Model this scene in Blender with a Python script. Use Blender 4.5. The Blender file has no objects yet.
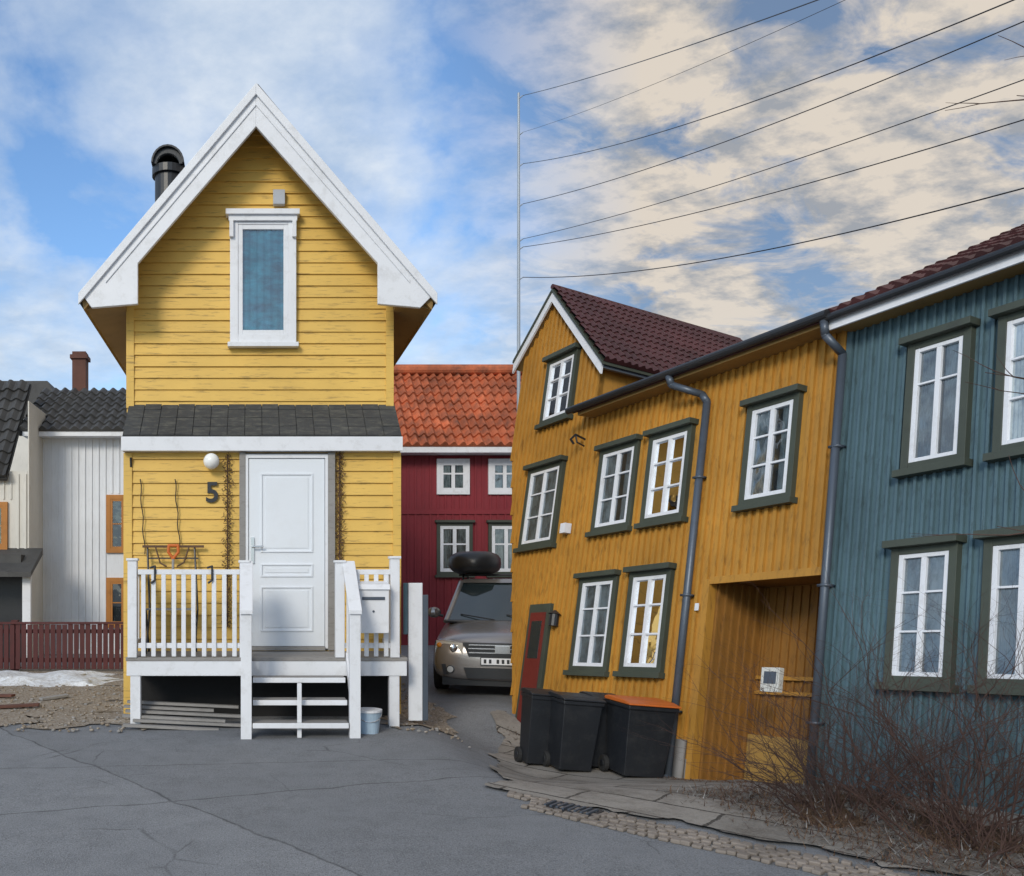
import bpy, bmesh, math, random
from mathutils import Vector as V, noise, Matrix
random.seed(7)
sc=bpy.context.scene
sc.view_settings.view_transform='Standard'; sc.view_settings.look='None'; sc.view_settings.exposure=0
# ---------------------------------------------------------------- node helpers
def nn(nt,t,**k):
    n=nt.nodes.new(t)
    for a,b in k.items(): setattr(n,a,b)
    return n
def ramp(nt,fac,stops):
    r=nn(nt,'ShaderNodeValToRGB'); e=r.color_ramp.elements
    while len(e)<len(stops): e.new(0.5)
    for i,(p,c) in enumerate(stops):
        e[i].position=p; e[i].color=(c,c,c,1) if not isinstance(c,tuple) else (*c,1)
    nt.links.new(fac,r.inputs[0]); return r.outputs[0]
def mixc(nt,f,a,b,blend='MIX'):
    m=nn(nt,'ShaderNodeMix',data_type='RGBA',blend_type=blend)
    for s,x in ((m.inputs[0],f),(m.inputs[6],a),(m.inputs[7],b)):
        if isinstance(x,(int,float)): s.default_value=x
        elif isinstance(x,tuple): s.default_value=(*x,1) if len(x)==3 else x
        else: nt.links.new(x,s)
    return m.outputs[2]
def mth(nt,op,a,b=0.0,clamp=False):
    m=nn(nt,'ShaderNodeMath',operation=op,use_clamp=clamp)
    for s,x in ((m.inputs[0],a),(m.inputs[1],b)):
        if isinstance(x,(int,float)): s.default_value=x
        else: nt.links.new(x,s)
    return m.outputs[0]
def coords(nt,scale=(1,1,1),rot=(0,0,0)):
    tc=nn(nt,'ShaderNodeTexCoord'); mp=nn(nt,'ShaderNodeMapping')
    mp.inputs['Scale'].default_value=scale; mp.inputs['Rotation'].default_value=rot
    nt.links.new(tc.outputs['Object'],mp.inputs[0]); return mp.outputs[0]
def noi(nt,co,scale,detail=5,rough=.6,dist=0):
    n=nn(nt,'ShaderNodeTexNoise'); n.inputs['Scale'].default_value=scale; n.inputs['Detail'].default_value=detail
    n.inputs['Roughness'].default_value=rough; n.inputs['Distortion'].default_value=dist
    nt.links.new(co,n.inputs['Vector']); return n.outputs[0]
def base(name):
    m=bpy.data.materials.new(name); m.use_nodes=True; nt=m.node_tree
    return m,nt,nt.nodes['Principled BSDF']
def bump(nt,bs,h,s=.3,d=.01):
    b=nn(nt,'ShaderNodeBump'); b.inputs['Strength'].default_value=s; b.inputs['Distance'].default_value=d
    nt.links.new(h,b.inputs['Height']); nt.links.new(b.outputs[0],bs.inputs['Normal'])
def paint(name,col,dirt=None,rough=.6,var=.18,stretch=(1,1,1),damt=.35,metal=0,bs=.25,dscale=6,thr=(.52,.74)):
    m,nt,b=base(name)
    co=coords(nt,stretch)
    n1=noi(nt,coords(nt),1.3,3)
    c=mixc(nt,ramp(nt,n1,[(.3,0.0),(.7,1.0)]),tuple(x*(1-var) for x in col),tuple(min(1,x*(1+var)) for x in col))
    n2=noi(nt,co,dscale,5,.7)
    if dirt is None: dirt=tuple(x*.35 for x in col)
    f=mth(nt,'MULTIPLY',ramp(nt,n2,[(thr[0],0.0),(thr[1],1.0)]),damt)
    c=mixc(nt,f,c,dirt)
    nt.links.new(c,b.inputs['Base Color']); b.inputs['Roughness'].default_value=rough; b.inputs['Metallic'].default_value=metal
    bump(nt,b,noi(nt,co,40,2),bs,.004)
    return m
YEL=paint('yellow_paint',(.70,.45,.10),(.14,.085,.04),.6,.10,(1,1,10),.65,dscale=4,thr=(.55,.70))
YEL2=paint('ochre_paint',(.45,.222,.034),(.11,.055,.015),.6,.18,(5,5,.7),.6)
YEL3=paint('shaded_ochre_paint',(.27,.125,.022),(.07,.035,.012),.7,.2,(5,5,.7),.6)  # darker copy of the ochre; the recess shade is put into its colour
BLUE=paint('blue_paint',(.080,.142,.170),(.03,.045,.045),.6,.18,(5,5,.7),.65)
WHITE=paint('white_paint',(.74,.76,.80),(.36,.35,.33),.5,.05,(2,2,2),.32,dscale=4)
WHITEV=paint('white_boards',(.70,.73,.78),(.4,.4,.4),.6,.06,(6,6,.7),.35)
DOORW=paint('door_paint',(.74,.78,.83),(.6,.6,.6),.35,.02,(1,1,1),.15)
GREYW=paint('grey_wood',(.27,.26,.25),(.1,.09,.08),.8,.15,(2,8,8),.5)
GREEN=paint('dark_green_trim',(.055,.066,.050),(.03,.03,.03),.55,.15)
REDW=paint('red_boards',(.22,.018,.028),(.08,.01,.01),.65,.1,(6,6,.7),.4)
REDF=paint('dark_red_fence',(.075,.014,.014),(.02,.01,.01),.7,.2,(3,3,1),.4)
ORNG=paint('orange_trim',(.42,.17,.03),None,.6,.1)
SLATE=paint('dark_roof',(.045,.048,.05),(.13,.13,.11),.7,.25,(1,3,3),.7,bs=.6,dscale=7,thr=(.48,.7))
TILED=paint('dark_tiles',(.055,.055,.055),(.02,.02,.02),.65,.3,(1,1,1),.5)
TILEO=paint('orange_tiles',(.48,.125,.05),(.10,.045,.03),.75,.35,(1,1,1),.8,dscale=3,thr=(.42,.7))
TILER=paint('red_brown_tiles',(.062,.018,.019),(.03,.012,.012),.55,.35,(1,1,1),.6)
BLACK=paint('black_metal',(.018,.02,.024),(.04,.04,.04),.4,.2)
PLAST=paint('black_plastic',(.014,.016,.02),(.05,.05,.05),.42,.2,damt=.4)
ORLID=paint('orange_plastic',(.55,.13,.02),None,.45,.1)
PIPE=paint('pipe_grey',(.09,.11,.14),(.05,.05,.06),.4,.1,metal=.3)
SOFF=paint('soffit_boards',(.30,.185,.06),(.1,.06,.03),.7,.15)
BRICK=paint('chimney_brick',(.12,.05,.035),None,.8,.3)
DARK=paint('under_deck_shade',(.012,.012,.013),None,.9,.1)
ROOM=paint('room_interior',(.04,.055,.065),None,.8,.3)
CURT=paint('curtain_cloth',(.46,.50,.52),(.13,.16,.18),.9,.15,(2,2,1),.8,dscale=4,thr=(.42,.62))
CURTB=paint('teal_blind_highlights',(.02,.19,.27),(.006,.045,.07),.8,.25,(1,1,2.2),.95,dscale=2.6,thr=(.38,.60))  # blind whose mottling paints the window glass highlights into its colour
RUST=paint('rusty_chain',(.10,.055,.03),None,.8,.3)
CONC=paint('concrete',(.22,.21,.20),(.1,.1,.09),.85,.15,bs=.5)
POLE=paint('galvanised_steel',(.35,.40,.46),(.30,.33,.36),.5,.08,(4,4,.5),metal=.2)
TWIG=paint('twig_bark',(.07,.038,.030),None,.85,.3)
RUBBER=paint('rubber',(.02,.02,.02),None,.8,.1)
CARP=paint('car_paint',(.34,.32,.31),(.3,.28,.25),.26,.03,metal=.6,damt=.2,bs=.03)
CARG,nt,b=base('car_glass'); b.inputs['Base Color'].default_value=(.02,.03,.035,1); b.inputs['Roughness'].default_value=.04; b.inputs['IOR'].default_value=1.8
LENS,nt,b=base('headlight_lens'); b.inputs['Base Color'].default_value=(.75,.75,.72,1); b.inputs['Roughness'].default_value=.12; b.inputs['Metallic'].default_value=.4
CHROME,nt,b=base('chrome'); b.inputs['Base Color'].default_value=(.7,.7,.7,1); b.inputs['Roughness'].default_value=.2; b.inputs['Metallic'].default_value=1
GLOBE,nt,b=base('lamp_globe'); b.inputs['Base Color'].default_value=(.85,.85,.83,1); b.inputs['Roughness'].default_value=.2
AMBER,nt,b=base('amber_lens'); b.inputs['Base Color'].default_value=(.7,.25,.02,1); b.inputs['Roughness'].default_value=.2
def glassmat():
    m=bpy.data.materials.new('window_glass'); m.use_nodes=True; nt=m.node_tree; nt.nodes.clear()
    o=nn(nt,'ShaderNodeOutputMaterial'); t=nn(nt,'ShaderNodeBsdfTransparent'); g=nn(nt,'ShaderNodeBsdfGlossy')
    g.inputs['Roughness'].default_value=.02; g.inputs['Color'].default_value=(.9,.95,1,1)
    t.inputs['Color'].default_value=(.85,.9,.9,1)
    fr=nn(nt,'ShaderNodeFresnel'); fr.inputs[0].default_value=1.6
    bm=nn(nt,'ShaderNodeBump'); bm.inputs['Strength'].default_value=.25; bm.inputs['Distance'].default_value=.02
    nt.links.new(noi(nt,coords(nt),3.0,2),bm.inputs['Height'])
    nt.links.new(bm.outputs[0],g.inputs['Normal'])
    f=mth(nt,'ADD',fr.outputs[0],.08,True)
    mx=nn(nt,'ShaderNodeMixShader'); nt.links.new(f,mx.inputs[0]); nt.links.new(t.outputs[0],mx.inputs[1]); nt.links.new(g.outputs[0],mx.inputs[2])
    nt.links.new(mx.outputs[0],o.inputs[0]); return m
GLASS=glassmat()
# ---------------------------------------------------------------- mesh builder
class Fr:
    def __init__(s,O,x,y,z): s.O=V(O); s.x=V(x); s.y=V(y); s.z=V(z)
    def p(s,u,v,w=0): return s.O+s.x*u+s.y*v+s.z*w
class MB:
    def __init__(s): s.v=[];s.f=[];s.mi=[];s.ms=[]
    def m(s,mat):
        if mat not in s.ms: s.ms.append(mat)
        return s.ms.index(mat)
    def add(s,vs,fs,mat):
        o=len(s.v); s.v+= [V(a) for a in vs]; k=s.m(mat)
        for f in fs: s.f.append([o+i for i in f]); s.mi.append(k)
    def box(s,F,u0,u1,v0,v1,w0,w1,mat):
        P=[F.p(u,v,w) for w in (w0,w1) for v in (v0,v1) for u in (u0,u1)]
        s.add(P,[(0,2,3,1),(4,5,7,6),(0,1,5,4),(2,6,7,3),(0,4,6,2),(1,3,7,5)],mat)
    def prism(s,F,pts,w0,w1,mat):
        n=len(pts); P=[F.p(u,v,w0) for u,v in pts]+[F.p(u,v,w1) for u,v in pts]
        s.add(P,[tuple(range(n))[::-1],tuple(range(n,2*n))]+[(i,(i+1)%n,n+(i+1)%n,n+i) for i in range(n)],mat)
    def cyl(s,p0,p1,r0,mat,r1=None,n=12):
        p0=V(p0);p1=V(p1); r1=r0 if r1 is None else r1
        d=(p1-p0).normalized(); a=d.orthogonal().normalized(); b_=d.cross(a)
        P=[p+ (a*math.cos(2*math.pi*i/n)+b_*math.sin(2*math.pi*i/n))*r for p,r in((p0,r0),(p1,r1)) for i in range(n)]
        s.add(P,[tuple(range(n))[::-1],tuple(range(n,2*n))]+[(i,(i+1)%n,n+(i+1)%n,n+i) for i in range(n)],mat)
    def tube(s,pts,r,mat,n=8):
        for a,b_ in zip(pts[:-1],pts[1:]): s.cyl(a,b_,r,mat,n=n)
        for a in pts[1:-1]: s.ball(a,r*1.02,mat,6,4)
    def ball(s,c,r,mat,n=14,k=9,sc=(1,1,1)):
        c=V(c);P=[];Fc=[]
        for j in range(k+1):
            th=math.pi*j/k
            for i in range(n):
                ph=2*math.pi*i/n
                P.append(c+V((r*sc[0]*math.sin(th)*math.cos(ph),r*sc[1]*math.sin(th)*math.sin(ph),r*sc[2]*math.cos(th))))
        for j in range(k):
            for i in range(n): Fc.append((j*n+i,j*n+(i+1)%n,(j+1)*n+(i+1)%n,(j+1)*n+i))
        s.add(P,Fc,mat)
    def done(s,name,parent=None,smooth=False,bevel=0,recalc=True,sub=0):
        me=bpy.data.meshes.new(name); me.from_pydata([tuple(a) for a in s.v],[],s.f)
        for m_ in s.ms: me.materials.append(m_)
        me.polygons.foreach_set('material_index',s.mi)
        if recalc:
            bm=bmesh.new(); bm.from_mesh(me); bmesh.ops.recalc_face_normals(bm,faces=bm.faces); bm.to_mesh(me); bm.free()
        if smooth: me.polygons.foreach_set('use_smooth',[True]*len(me.polygons))
        me.update(); ob=bpy.data.objects.new(name,me); sc.collection.objects.link(ob)
        if parent: ob.parent=parent
        if bevel:
            b=ob.modifiers.new('bevel','BEVEL'); b.width=bevel; b.segments=2; b.limit_method='ANGLE'
        if sub:
            b=ob.modifiers.new('sub','SUBSURF'); b.levels=sub; b.render_levels=sub
        return ob
def empty(name):
    e=bpy.data.objects.new(name,None); sc.collection.objects.link(e); return e
X,Y,Z=V((1,0,0)),V((0,1,0)),V((0,0,1))
def LF(y): return Fr((0,y,0),X,Z,-Y)   # frontal frame at depth y (u=x, v=height, w=towards street)

def window(mb,F,u0,u1,v0,v1,trim,tw=.09,fw=.05,sc_=1.0,cols=2,bars=(),crown=True,curtain=CURT,back=ROOM,sash=WHITE,style=0):
    k=sc_
    if tw>0:
        mb.box(F,u0,u0+tw,v0,v1,0,.05*k,trim); mb.box(F,u1-tw,u1,v0,v1,0,.05*k,trim)
        mb.box(F,u0+tw,u1-tw,v0,v0+tw,0,.048*k,trim); mb.box(F,u0+tw,u1-tw,v1-tw,v1,0,.048*k,trim)
    if crown:
        mb.box(F,u0-.04,u1+.04,v1,v1+.05*k,0,.11*k,trim)
        mb.box(F,u0-.04,u1+.04,v0-.05*k,v0,0,.09*k,trim)
    a0,a1,b0,b1=u0+tw,u1-tw,v0+tw,v1-tw
    mb.box(F,a0,a1,b0,b1,-.05*k,.003,back)
    if curtain:
        W=a1-a0
        ch=[(a0,a0+W*.40),(a1-W*.40,a1)] if style==0 else ([(a0,a1)] if style==1 else [(a0,a0+W*.48),(a1-W*.3,a1)])
        for c0,c1 in ch:
            n=28; P=[];Q=[]
            for i in range(n+1):
                u=c0+(c1-c0)*i/n; w=.014+.007*math.sin(i*1.5)
                P.append(F.p(u,b0+.01,w)); Q.append(F.p(u,b1-.01,w))
            mb.add(P+Q,[(i,i+1,n+2+i,n+1+i) for i in range(n)],curtain)
    mb.add([F.p(a0,b0,.028),F.p(a1,b0,.028),F.p(a1,b1,.028),F.p(a0,b1,.028)],[(0,1,2,3)],GLASS)
    mb.box(F,a0,a0+fw,b0,b1,.005,.042*k,sash); mb.box(F,a1-fw,a1,b0,b1,.005,.042*k,sash)
    mb.box(F,a0+fw,a1-fw,b0,b0+fw,.005,.04*k,sash); mb.box(F,a0+fw,a1-fw,b1-fw,b1,.005,.04*k,sash)
    for c in range(1,cols):
        u=a0+(a1-a0)*c/cols; mb.box(F,u-fw*.55,u+fw*.55,b0+fw,b1-fw,.005,.039*k,sash)
    for t in bars:
        v=b0+(b1-b0)*t
        for c in range(cols):
            l=a0+(a1-a0)*c/cols+(fw if c==0 else fw*.55); r=a0+(a1-a0)*(c+1)/cols-(fw if c==cols-1 else fw*.55)
            mb.box(F,l,r,v-fw*.25,v+fw*.25,.02,.037*k,sash)
def clap(mb,F,xl,xr,z0,z1,pitch,mat):
    z=z0
    while z<z1-1e-4:
        z2=min(z+pitch,z1); a,b_=xl(z),xr(z); c,d=xr(z2),xl(z2)
        if b_>a:
            if c<d: c=d=(c+d)/2
            jit=random.uniform(-.002,.004)
            mb.add([F.p(a,z,.024+jit),F.p(b_,z,.024+jit),F.p(c,z2,.006),F.p(d,z2,.006),F.p(a,z,0),F.p(b_,z,0),],[(0,1,2,3),(4,5,1,0)],mat)
        z=z2
def tiles(mb,P0,eu,ev,nr,W,L,pu,pv,amp,mat):
    P0=V(P0);eu=V(eu);ev=V(ev);nr=V(nr)
    nu=max(2,int(W/pu)*6); nv=max(1,int(L/pv))
    for j in range(nv):
        v0,v1=L*j/nv,L*(j+1)/nv; rows=[]
        jit=random.uniform(-.004,.004)
        for v,h in ((v0,-.0),(v0,amp*1.1),(v1+.01,.0)):
            r=[]
            for i in range(nu+1):
                u=W*i/nu; ph=(i%6)/6*2*math.pi
                hh=h+amp*math.sin(ph)+noise.noise(V((u*2,v*2,3)))*amp*.5+jit
                if h==-.0 and v==v0: hh=-.03
                r.append(P0+eu*u+ev*v+nr*hh)
            rows.append(r)
        n=nu+1
        mb.add(rows[0]+rows[1]+rows[2],[(i,i+1,n+i+1,n+i) for i in range(nu)]+[(n+i,n+i+1,2*n+i+1,2*n+i) for i in range(nu)],mat)
def battens(mb,F,s0,s1,tmin,tmax,holes,step,wid,th,mat):
    s=s0
    while s<s1:
        iv=[(tmin(s),tmax(s))]
        for (a,b_,c,d) in holes:
            if a-wid<s<b_:
                o=[]
                for p,q in iv:
                    if d<=p or c>=q: o.append((p,q))
                    else:
                        if c>p: o.append((p,c))
                        if d<q: o.append((d,q))
                iv=o
        for p,q in iv:
            if q-p>.03: mb.box(F,s,s+wid,p,q,.0,th*random.uniform(.85,1.1),mat)
        s+=step
# ---------------------------------------------------------------- terrain
def sm(a,b,x):
    t=max(0,min(1,(x-a)/(b-a))); return t*t*(3-2*t)
def gz(x,y):
    d=-.28*sm(1.5,2.5,x)*(1-sm(8.6,9.8,y))*sm(5.6,7.5,y)
    return d+.012*noise.noise(V((x*.6,y*.6,0)))
def axis(lo,hi,near0,near1,st):
    a=[near0+i*st for i in range(int((near1-near0)/st)+1)]
    g=st;v=near0
    while v>lo: g*=1.35; v-=g; a.insert(0,v)
    g=st;v=a[-1]
    while v<hi: g*=1.35; v+=g; a.append(v)
    return a
xs=axis(-600,600,-6,6.5,.16); ys=axis(-60,900,1,14,.16)
mb=MB(); nx=len(xs)
GM,nt,b=base('asphalt')
co=coords(nt)
n1=noi(nt,co,.7,4); n2=noi(nt,co,150,2,.7); n3=noi(nt,co,4,7,.75)
c=mixc(nt,n1,(.17,.182,.20),(.28,.292,.31))
c=mixc(nt,mth(nt,'MULTIPLY',ramp(nt,n3,[(.45,0.0),(.72,1.0)]),.55),c,(.105,.11,.12))
c=mixc(nt,mth(nt,'MULTIPLY',ramp(nt,n2,[(.5,0.0),(.70,1.0)]),.6),c,(.48,.48,.48))
c=mixc(nt,mth(nt,'MULTIPLY',ramp(nt,noi(nt,co,95,2,.6),[(.50,0.0),(.70,1.0)]),.6),c,(.05,.05,.055))
sep=nn(nt,'ShaderNodeSeparateXYZ'); ns=nn(nt,'ShaderNodeTexNoise'); ns.inputs['Scale'].default_value=2.2; ns.inputs['Detail'].default_value=5
wv=nn(nt,'ShaderNodeVectorMath',operation='MULTIPLY_ADD')
nt.links.new(co,ns.inputs['Vector']); nt.links.new(ns.outputs['Color'],wv.inputs[0]); wv.inputs[1].default_value=(.16,.16,0); nt.links.new(co,wv.inputs[2]); nt.links.new(wv.outputs[0],sep.inputs[0])
def line(ax,ay,c0,w):
    v=mth(nt,'ADD',mth(nt,'MULTIPLY',sep.outputs[0],ax),mth(nt,'MULTIPLY',sep.outputs[1],ay))
    d=mth(nt,'ABSOLUTE',mth(nt,'SUBTRACT',v,c0)); return mth(nt,'SUBTRACT',1.0,mth(nt,'DIVIDE',d,w),True),v
l1,v1=line(.80,.60,3.05,.016); l2,_=line(-.30,.954,5.55,.014); l3,_=line(.96,.28,-.55,.011); l4,_=line(-.1,.995,6.75,.012)
side=mth(nt,'GREATER_THAN',v1,3.05)
c=mixc(nt,mth(nt,'MULTIPLY',side,.20),c,(.08,.085,.095))
vo=nn(nt,'ShaderNodeTexVoronoi',feature='DISTANCE_TO_EDGE'); vo.inputs['Scale'].default_value=.9; nt.links.new(wv.outputs[0],vo.inputs['Vector'])
hair=mth(nt,'MULTIPLY',ramp(nt,vo.outputs['Distance'],[(0.0,1.0),(.008,0.0)]),ramp(nt,noi(nt,co,.8,2),[(.5,0.0),(.6,.8)]))
ck=mth(nt,'MAXIMUM',mth(nt,'MAXIMUM',l1,l2),mth(nt,'MAXIMUM',mth(nt,'MAXIMUM',l3,l4),hair))
ck=mth(nt,'MULTIPLY',ck,ramp(nt,n3,[(.3,.35),(.55,1.0)]))
c=mixc(nt,mth(nt,'MULTIPLY',ck,.85),c,(.035,.035,.038))
nt.links.new(c,b.inputs['Base Color']); b.inputs['Roughness'].default_value=.85
bump(nt,b,n2,.8,.008)
for y in ys:
    for x in xs: mb.v.append(V((x,y,gz(x,y))))
k=mb.m(GM)
for j in range(len(ys)-1):
    for i in range(nx-1):
        mb.f.append([j*nx+i,j*nx+i+1,(j+1)*nx+i+1,(j+1)*nx+i]); mb.mi.append(k)
mb.done('ground',smooth=True,recalc=False)
def patch(name,A,B,C,D,mat,off,nu=40,nv=40,rag=.0,hill=0):
    m=MB();A,B,C,D=map(lambda p:V((p[0],p[1],0)),(A,B,C,D))
    for j in range(nv+1):
        for i in range(nu+1):
            u,v=i/nu,j/nv; p=(A*(1-u)+B*u)*(1-v)+(D*(1-u)+C*u)*v
            if rag:
                e=(max(abs(u-.5),abs(v-.5))*2)**2
                p=p+V((noise.noise(V((p.x*2.3,p.y*2.3,1)))+.4*noise.noise(V((p.x*9,p.y*9,1))),noise.noise(V((p.x*2.3,p.y*2.3,8)))+.4*noise.noise(V((p.x*9,p.y*9,4))),0))*rag*e
            h=off
            if hill:
                ee=1-max(abs(i/nu-.5),abs(j/nv-.5))*2
                h=off-.02+hill*min(1,ee*3)*(.6+.8*noise.noise(V((p.x*2,p.y*2,2))))
            m.v.append(V((p.x,p.y,gz(p.x,p.y)+h)))
    k=m.m(mat)
    for j in range(nv):
        for i in range(nu):
            a=j*(nu+1)+i; m.f.append([a,a+1,a+nu+2,a+nu+1]); m.mi.append(k)
    return m.done(name,smooth=True,recalc=False)
def speck(name,c1,c2,c3,s=60):
    m,nt,b=base(name); co=coords(nt)
    c=mixc(nt,noi(nt,co,2,5),c1,c2)
    c=mixc(nt,ramp(nt,noi(nt,co,s,4,.8),[(.45,0.0),(.62,1.0)]),c,c3)
    nt.links.new(c,b.inputs['Base Color']); b.inputs['Roughness'].default_value=.95; bump(nt,b,noi(nt,co,s,3),1,.02); return m
GRAV=speck('gravel_soil',(.13,.095,.06),(.30,.24,.18),(.42,.38,.33),38)
GRASS=speck('dead_grass_soil',(.055,.028,.016),(.13,.07,.038),(.20,.125,.07),50)
SNOW=speck('old_snow',(.62,.66,.72),(.8,.82,.85),(.5,.5,.5),14)
patch('gravel',(-14,8.35),(-1.1,8.35),(-.9,13.6),(-14,13.6),GRAV,.012,120,50,.45)
patch('gravel',(1.35,8.15),(2.1,8.6),(2.0,10.0),(1.3,10.4),GRAV,.012,30,30,.3)
patch('snow_patch',(-5.2,11.3),(-2.1,11.3),(-1.9,12.7),(-5.4,12.7),SNOW,.03,50,30,.3,.12)
mb=MB()
for i in range(1100):
    x=random.uniform(-4.5,-1.2) if random.random()<.8 else random.uniform(1.4,2.1); y=random.uniform(8.0,11.5); r=random.uniform(.006,.026)
    mb.ball((x,y,gz(x,y)+.012+r*.3),r,GRAV if random.random()<.7 else GREYW,6,4,(1,random.uniform(.6,1),.6))
mb.done('pebbles')
mb=MB()
for (x,y,l,a) in ((-2.9,9.3,.5,.1),(-2.5,9.9,.35,.7),(-3.3,10.2,.4,-.3)):
    mb.box(Fr((x,y,.02),V((math.cos(a),math.sin(a),.04)),V((-math.sin(a),math.cos(a),0)),Z),0,l,0,.09,0,.03,BRICK if a<.5 else GREYW)
mb.done('wood_scraps',bevel=.004)
# pavement
PAV,nt,b=base('paving_slabs')
co=coords(nt,(1,1,1),(0,0,math.radians(46)))
br=nn(nt,'ShaderNodeTexBrick'); br.inputs['Scale'].default_value=1.0; br.inputs['Brick Width'].default_value=.85; br.inputs['Row Height'].default_value=.36
br.inputs['Mortar Size'].default_value=.012; br.inputs['Color1'].default_value=(.20,.185,.165,1); br.inputs['Color2'].default_value=(.30,.275,.245,1); br.inputs['Mortar'].default_value=(.04,.035,.03,1)
wv=nn(nt,'ShaderNodeVectorMath',operation='MULTIPLY_ADD'); ns=nn(nt,'ShaderNodeTexNoise'); ns.inputs['Scale'].default_value=4; ns.inputs['Detail'].default_value=5
nt.links.new(co,ns.inputs['Vector']); nt.links.new(ns.outputs['Color'],wv.inputs[0]); wv.inputs[1].default_value=(.07,.07,0); nt.links.new(co,wv.inputs[2]); nt.links.new(wv.outputs[0],br.inputs['Vector'])
c=mixc(nt,mth(nt,'MULTIPLY',ramp(nt,noi(nt,co,2.5,7,.75),[(.45,0.0),(.66,1.0)]),.65),br.outputs[0],(.085,.07,.055))
c=mixc(nt,mth(nt,'MULTIPLY',ramp(nt,noi(nt,co,70,3,.75),[(.5,0.0),(.7,1.0)]),.5),c,(.38,.34,.30))
nt.links.new(c,b.inputs['Base Color']); b.inputs['Roughness'].default_value=.9; bump(nt,b,noi(nt,co,50,4),.8,.01)
patch('sidewalk',(1.72,5.85),(3.75,3.75),(5.2,3.75),(2.75,9.5),PAV,.02,60,80,.16)
mb=MB(); g0=V((1.72,5.75,0)); gd=(V((3.7,3.6,0))-g0).normalized(); gn=V((gd.y,-gd.x,0)); gn=-gn if gn.x>0 else gn
SETT=paint('granite_setts',(.21,.18,.155),(.06,.05,.045),.8,.35,damt=.7,bs=.7)
for i in range(0,60):
    for j in range(5):
        if i<4 and j>1: continue
        c0=g0+gd*(i*.058+ (j%2)*.025)+gn*(j*.062-.05)
        h=.014+random.uniform(0,.014); a=random.uniform(-.2,.2)
        F=Fr((c0.x,c0.y,gz(c0.x,c0.y)),(gd*math.cos(a)+gn*math.sin(a)),(gn*math.cos(a)-gd*math.sin(a)),(Z+V((random.gauss(0,.05),random.gauss(0,.05),0))))
        mb.box(F,0,.056*random.uniform(.75,1),0,.058*random.uniform(.75,1),0,h,SETT)
mb.done('cobbled_gutter',bevel=.008)
mb=MB(); F=Fr((1.84,5.42,gz(1.84,5.42)),gd,-gn,Z)
mb.box(F,0,.34,-.02,.16,.004,.022,BLACK)
for i in range(8): mb.box(F,.02+i*.04,.035+i*.04,0,.14,.022,.032,PIPE)
mb.done('drain_grate')
patch('dead_grass',(3.05,5.6),(3.45,4.45),(5.1,4.0),(4.1,6.0),GRASS,.03,60,60,.35,.02)
mb=MB()
for i in range(6500):
    u,v=random.random(),random.random()
    p=(V((2.95,5.75,0))*(1-u)+V((3.25,4.2,0))*u)*(1-v)+(V((4.15,6.05,0))*(1-u)+V((5.0,3.9,0))*u)*v
    p+=V((random.gauss(0,.12),random.gauss(0,.12),0))
    z=gz(p.x,p.y)+.028; a=random.uniform(0,6.28); l=random.uniform(.02,.10)
    d=V((math.cos(a)*l,math.sin(a)*l,random.uniform(-.005,.06))); w=V((-math.sin(a),math.cos(a),0))*.003
    q=V((p.x,p.y,z)); mb.add([q-w,q+w,q+d],[(0,1,2)],(GRASS,TWIG,GREYW)[random.choice((0,0,0,1,1,0,0,2))])
# debris along house foot and joints of the pavement
for i in range(900):
    s=random.random(); p=V((2.75,9.1,0)).lerp(V((4.35,5.5,0)),s)+V((-abs(random.gauss(0,.10)),random.gauss(0,.05),0))
    z=gz(p.x,p.y)+.022; a=random.uniform(0,6.28); l=random.uniform(.01,.05); q=V((p.x,p.y,z))
    mb.add([q,q+V((math.cos(a)*l,math.sin(a)*l,.01)),q+V((math.cos(a+.5)*l*.6,math.sin(a+.5)*l*.6,.004))],[(0,1,2)],GRASS)
mb.done('grass_tufts',recalc=False)
# ================================================================ LEFT HOUSE
H=empty('yellow_wooden_house')
cx=.03
mb=MB()
F9=LF(9.0);FU=LF(9.35)
mb.box(F9,-1.38,1.54,0.0,2.95,-4.4,-.005,YEL)
mb.prism(FU,[(-1.41,2.9),(1.52,2.9),(1.52,4.83),(cx,6.62),(-1.41,4.9)],-4.3,-.004,YEL)
clap(mb,F9,lambda z:-1.39,lambda z:1.55,.05,2.9,.128,YEL)
sl=1.2
clap(mb,FU,lambda z:max(-1.42,cx-(6.6-z)/sl),lambda z:min(1.53,cx+(6.6-z)/sl),3.3,6.6,.128,YEL)
for u0,u1 in ((-1.425,-1.34),(1.45,1.535)): mb.box(FU,u0,u1,3.35,4.9,.0,.034,YEL)
for u0,u1 in ((-1.40,-1.31),(1.47,1.555)): mb.box(F9,u0,u1,.02,2.8,0,.036,YEL)
mb.box(F9,-1.38,1.54,-.05,.06,-.3,.02,CONC)
mb.done('walls',H,recalc=True)
mb=MB()
FR=LF(8.95)
for sg in (-1,1):
    e=-1.84 if sg<0 else 1.90
    ze=6.68-abs(e-cx)*sl
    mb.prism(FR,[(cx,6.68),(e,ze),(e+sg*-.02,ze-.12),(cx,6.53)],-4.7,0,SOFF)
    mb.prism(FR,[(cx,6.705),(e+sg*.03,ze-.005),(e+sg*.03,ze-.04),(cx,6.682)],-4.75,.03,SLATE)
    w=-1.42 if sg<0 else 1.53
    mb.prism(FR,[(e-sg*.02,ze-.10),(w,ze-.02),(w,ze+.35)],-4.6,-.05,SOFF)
mb.done('roof',H)
mb=MB(); FB=LF(8.93)
mb.prism(FB,[(.012,6.67),(-1.83,4.47),(-1.73,4.33),(-1.24,4.37),(-1.24,4.80),(.012,6.25)],-.03,.02,WHITE)
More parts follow.
